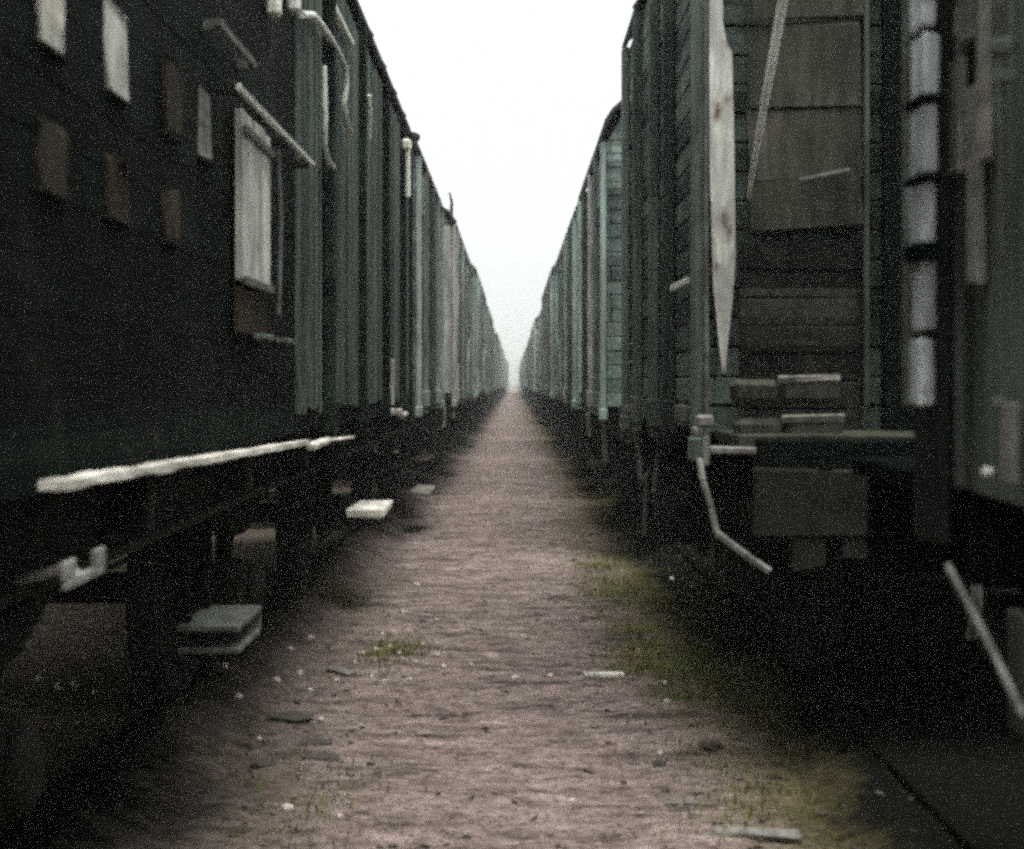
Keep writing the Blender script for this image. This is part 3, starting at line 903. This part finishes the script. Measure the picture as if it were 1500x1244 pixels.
# ================================================================== things on the path
def blob(sx, sy, sz, seed, n=10, m=6):
    b = MB(); vs, fs = [], []
    for j in range(m + 1):
        th = math.pi * j / m
        for i in range(n):
            ph = 2 * math.pi * i / n
            d = Vector((math.sin(th) * math.cos(ph), math.sin(th) * math.sin(ph), math.cos(th)))
            r = 1 + .35 * noise.noise(d * 1.3 + Vector((seed * 3.1, seed, 0)))
            vs.append((d.x * sx * r, d.y * sy * r, d.z * sz * r))
    for j in range(m):
        for i in range(n):
            fs.append((j * n + i, (j + 1) * n + i, (j + 1) * n + (i + 1) % n, j * n + (i + 1) % n))
    b.add(vs, fs, False)
    return b
def onground(px, py):
    d = EYE * F / (py - VY)
    x = (px - VX) * d / F
    return Vector((x, d, gz(x, d)))
def stone(name, px, py, wpx, hpx, m, label, cat, group=None, seed=1, rz=0.0):
    p = onground(px, py)
    k = p.y / F
    w, h = wpx * k / 2, max(hpx * k / 2, .006)
    b = blob(w, min(w, max(w * .7, .012)), h, seed)
    o = b.build(name, m, None, (p.x, p.y, p.z + h * .55)); o.rotation_euler.z = rz
    return tag(o, label, cat, group)
stone('stone', 422, 1190, 20, 13, M['stone'], 'bright cream stone lying alone at the lower left of the path', 'stone', seed=3)
b = MB(); p = onground(884, 990); b.box((0, 0, .013), (.2, .05, .022), (0, 0, 0), ch=.004, jit=.005)
o = b.build('wood_chip', M['pale_board'], None, p); o.rotation_euler.z = .12; tag(o, 'flat pale sliver of wood lying on the path beside the grass', 'wood chip')
b = MB(); p = onground(500, 982); b.box((0, 0, .014), (.17, .06, .024), (0, .08, 0), ch=.004, jit=.006)
o = b.build('wood_chip', M['grey_board'], None, p); o.rotation_euler.z = -.7; tag(o, 'grey slanted chip of wood among pebbles left of the path middle', 'wood chip')
b = MB(); p = onground(1110, 1228); b.box((0, 0, .012), (.28, .07, .02), (0, .05, 0), ch=.004, jit=.006)
o = b.build('wood_chip', M['grey_board'], None, p); o.rotation_euler.z = -.12; tag(o, 'grey strip of wood at the very bottom right of the path', 'wood chip')
b = MB(); p = onground(1000, 1167); b.box((0, 0, .01), (.13, .035, .016), ch=.004, jit=.004)
o = b.build('wood_chip', M['grey_board'], None, p); tag(o, 'thin grey splinter between the two dark clods and bottom strip of wood', 'wood chip')
PEB = [(455, 940, 12), (585, 962, 9), (520, 972, 10), (610, 968, 9), (545, 982, 8), (650, 975, 9), (425, 965, 12), (405, 1005, 13), (620, 940, 10), (690, 975, 8), (350, 1040, 14), (330, 1010, 12), (60, 1030, 16), (110, 1040, 14), (140, 1050, 14), (85, 1045, 14), (455, 1010, 9), (560, 925, 9), (640, 905, 8), (755, 988, 12), (806, 988, 11), (530, 957, 14), (552, 952, 10), (571, 950, 10), (440, 987, 14), (493, 999, 9), (470, 1046, 10), (380, 1080, 12), (640, 956, 12),
       (977, 1030, 14), (973, 1003, 12), (897, 919, 9), (838, 1164, 12), (937, 951, 9), (610, 862, 12), (590, 895, 8), (562, 990, 8), (497, 1200, 9), (966, 1101, 9), (984, 855, 10), (600, 988, 8)]
for i, (px, py, w) in enumerate(PEB):
    stone('pebble', px, py, w, w * .7, M['stone'], 'small pale pebble scattered on the dirt path', 'pebble', 'small pale pebbles on the path', seed=i + 5, rz=i)
CL = [(425, 1045, 70, 14, 'long dark clod of earth at the left edge of the path'), (462, 1092, 50, 12, 'upper of two dark clods side by side left of the path'), (470, 1112, 60, 11, 'lower of two dark clods side by side left of the path'),
      (1040, 1098, 40, 22, 'round dark clod of earth right of the path'), (966, 1118, 22, 16, 'small dark clod just left of the round one'), (385, 1120, 40, 16, 'dark clod in shade at the lower left')]
for i, (px, py, w, h, lab) in enumerate(CL):
    stone('earth_clod', px, py, w, h * .7, M['clod'], lab, 'clod', seed=i + 40)
# low trash by the left wheel
b = MB(); p = onground(262, 1008); b.tube([(-.05, 0, .02), (0, .02, .05), (.07, .03, .1), (.1, .03, .12)], .014, 6); b.tube([(0, .02, .05), (.0, -.04, .012)], .012, 6)
tag(b.build('stick', M['pale_post'], None, p), 'forked pale stick poking up beside the left wheel', 'stick')
b = MB(); p = onground(314, 1022); b.tube([(.03, 0, .0), (.0, .02, .05), (-.01, .02, .1)], [.022, .016, .008], 6)
tag(b.build('stake', M['brown_board'], None, p), 'short brown stake standing right of the forked stick', 'stake')

# grit: thousands of little stones pressed in the dirt
R = random.Random(5)
gm = MB()
for i in range(5200):
    yy = 4.6 + 22 * R.random() ** 1.9
    xx = R.gauss(-.05, .75)
    if abs(xx) > .95: continue
    r = R.uniform(.003, .011) * (1.5 if R.random() < .06 else 1)
    z = gz(xx, yy) + r * .25
    a = R.uniform(0, 6.28)
    ca, sa = math.cos(a), math.sin(a)
    k = [(1, 0, 0), (-1, .2, 0), (.1, .8, .1), (-.2, -.8, 0), (.1, 0, .7), (0, .1, -.6)]
    vs = [(xx + (q[0] * ca - q[1] * sa) * r * 1.4, yy + (q[0] * sa + q[1] * ca) * r, z + q[2] * r) for q in k]
    gm.add(vs, [(0, 2, 4), (2, 1, 4), (1, 3, 4), (3, 0, 4), (2, 0, 5), (1, 2, 5), (3, 1, 5), (0, 3, 5)])
tag(gm.build('gravel', M['grit']), kind='stuff')
tag(bpy.data.objects['gravel'], 'fine brown grit pressed into the path', 'gravel')

lt = MB()
for i in range(420):
    yy = 4.8 + 20 * R.random() ** 1.7
    xx = R.gauss(-.05, .8) if R.random() < .5 else R.choice((-1, 1)) * R.gauss(.95, .25)
    l, w_ = R.uniform(.01, .04), R.uniform(.004, .014)
    lt.box((xx, yy, gz(xx, yy) + .004), (l, w_, R.uniform(.004, .014)), (R.uniform(-.3, .3), R.uniform(-.3, .3), R.gauss(0, .6)), jit=.002)
tag(lt.build('leaf_litter', M['clod']), 'dark bits of bark and leaves strewn over the dirt', 'litter', kind='stuff')

# dry grass and moss along the edges
gr = MB()
PATCH = [(900, 865, .22, 500), (960, 965, .2, 520), (1010, 985, .18, 380), (930, 930, .14, 250), (1120, 1165, .14, 90), (990, 1010, .12, 140), (870, 830, .16, 180), (500, 880, .16, 160), (590, 950, .12, 160), (560, 960, .12, 120), (430, 815, .25, 140),
         (1080, 1000, .2, 200), (1030, 900, .3, 200), (450, 1180, .2, 120), (1060, 1200, .18, 60)]
def blade(xx, yy, hgt):
    z = gz(xx, yy) - .003
    a = R.uniform(0, 6.28); w = R.uniform(.0015, .0035); l = R.uniform(.2, 1.1) * hgt
    ca, sa = math.cos(a), math.sin(a)
    b0 = (xx - sa * w, yy + ca * w, z); b1 = (xx + sa * w, yy - ca * w, z)
    mx, my = xx + ca * l * .5, yy + sa * l * .5
    m0 = (mx - sa * w * .7, my + ca * w * .7, z + hgt * .7); m1 = (mx + sa * w * .7, my - ca * w * .7, z + hgt * .7)
    gr.add([b0, b1, m1, m0, (xx + ca * l, yy + sa * l, z + hgt * R.uniform(.7, 1.05))], [(0, 1, 2, 3), (3, 2, 4)])
for (px, py, rad, cnt) in PATCH:
    p = onground(px, py)
    for _ in range(int(cnt * 3)):
        blade(p.x + R.gauss(0, rad * .75), p.y + R.gauss(0, rad * 1.8), R.uniform(.012, .06))
for _ in range(2600):
    yy = 6 + 34 * R.random() ** 1.6
    s = R.choice((-1, 1, 1, 1, 1))
    blade(s * R.gauss(.9, .2) - .05, yy, R.uniform(.012, .045))
tag(gr.build('grass', M['grass']), 'low dry grass growing along the path edges', 'grass', kind='stuff')

# ================================================================== air, sky, light, camera
hz = MB(); hz.box((0, 470, 5), (560, 1000, 12.2))
m = bpy.data.materials.new('haze_air'); m.use_nodes = True
nt = m.node_tree; nt.nodes.remove(nt.nodes['Principled BSDF'])
pv = nt.nodes.new('ShaderNodeVolumePrincipled'); pv.inputs['Color'].default_value = (.93, .97, .96, 1); pv.inputs['Density'].default_value = .0024
pv.inputs['Anisotropy'].default_value = .2
nt.links.new(pv.outputs[0], nt.nodes['Material Output'].inputs['Volume'])
o = hz.build('haze', m); tag(o, kind='stuff', label='pale damp air between the rows', cat='haze')

SUN_EL, SUN_AZ = math.radians(78), math.radians(150)      # azimuth clockwise from +y (north): from behind the camera
w = bpy.data.worlds.new('World'); scn.world = w; w.use_nodes = True
nt = w.node_tree
bg = nt.nodes['Background']
sky = nt.nodes.new('ShaderNodeTexSky'); sky.sky_type = 'NISHITA'; sky.sun_disc = False
sky.sun_elevation = SUN_EL; sky.sun_rotation = SUN_AZ; sky.dust_density = 4; sky.air_density = 1; sky.ozone_density = 1
hs = nt.nodes.new('ShaderNodeHueSaturation'); hs.inputs['Saturation'].default_value = .12
nt.links.new(sky.outputs[0], hs.inputs['Color'])
mx = nt.nodes.new('ShaderNodeMix'); mx.data_type = 'RGBA'; mx.inputs[0].default_value = .75
mx.inputs[7].default_value = (5.7, 6.05, 5.85, 1)             # an even cloud deck
nt.links.new(hs.outputs[0], mx.inputs[6]); nt.links.new(mx.outputs[2], bg.inputs['Color'])
bg.inputs['Strength'].default_value = .086

ld = bpy.data.lights.new('sun', 'SUN'); ld.energy = 1.5; ld.angle = math.radians(35); ld.color = (1, .95, .92)
so = bpy.data.objects.new('sun', ld); COL.objects.link(so); so.location = (0, 0, 30)
dirv = Vector((math.sin(SUN_AZ) * math.cos(SUN_EL), math.cos(SUN_AZ) * math.cos(SUN_EL), math.sin(SUN_EL)))
so.rotation_euler = (-dirv).to_track_quat('-Z', 'Y').to_euler()

cd = bpy.data.cameras.new('camera'); cam = bpy.data.objects.new('camera', cd); COL.objects.link(cam)
cam.location = (0, 0, EYE); cam.rotation_euler = (math.radians(90), 0, 0)
cd.sensor_width = 36; cd.lens = 36 * F / 1500
cd.shift_x = (750 - VX) / 1500; cd.shift_y = (VY - 622) / 1500
cd.clip_start = .05; cd.clip_end = 3000
cd.dof.use_dof = True; cd.dof.focus_distance = 9.0; cd.dof.aperture_fstop = 2.8
scn.camera = cam

scn.view_settings.view_transform = 'Standard'; scn.view_settings.look = 'None'
scn.view_settings.exposure = 1.3; scn.view_settings.gamma = 1
scn.cycles.use_denoising = False
scn.cycles.use_adaptive_sampling = True; scn.cycles.adaptive_threshold = .12; scn.cycles.adaptive_min_samples = 16
scn.cycles.max_bounces = 6; scn.cycles.diffuse_bounces = 4; scn.cycles.volume_bounces = 1
scn.cycles.filter_width = 3.2
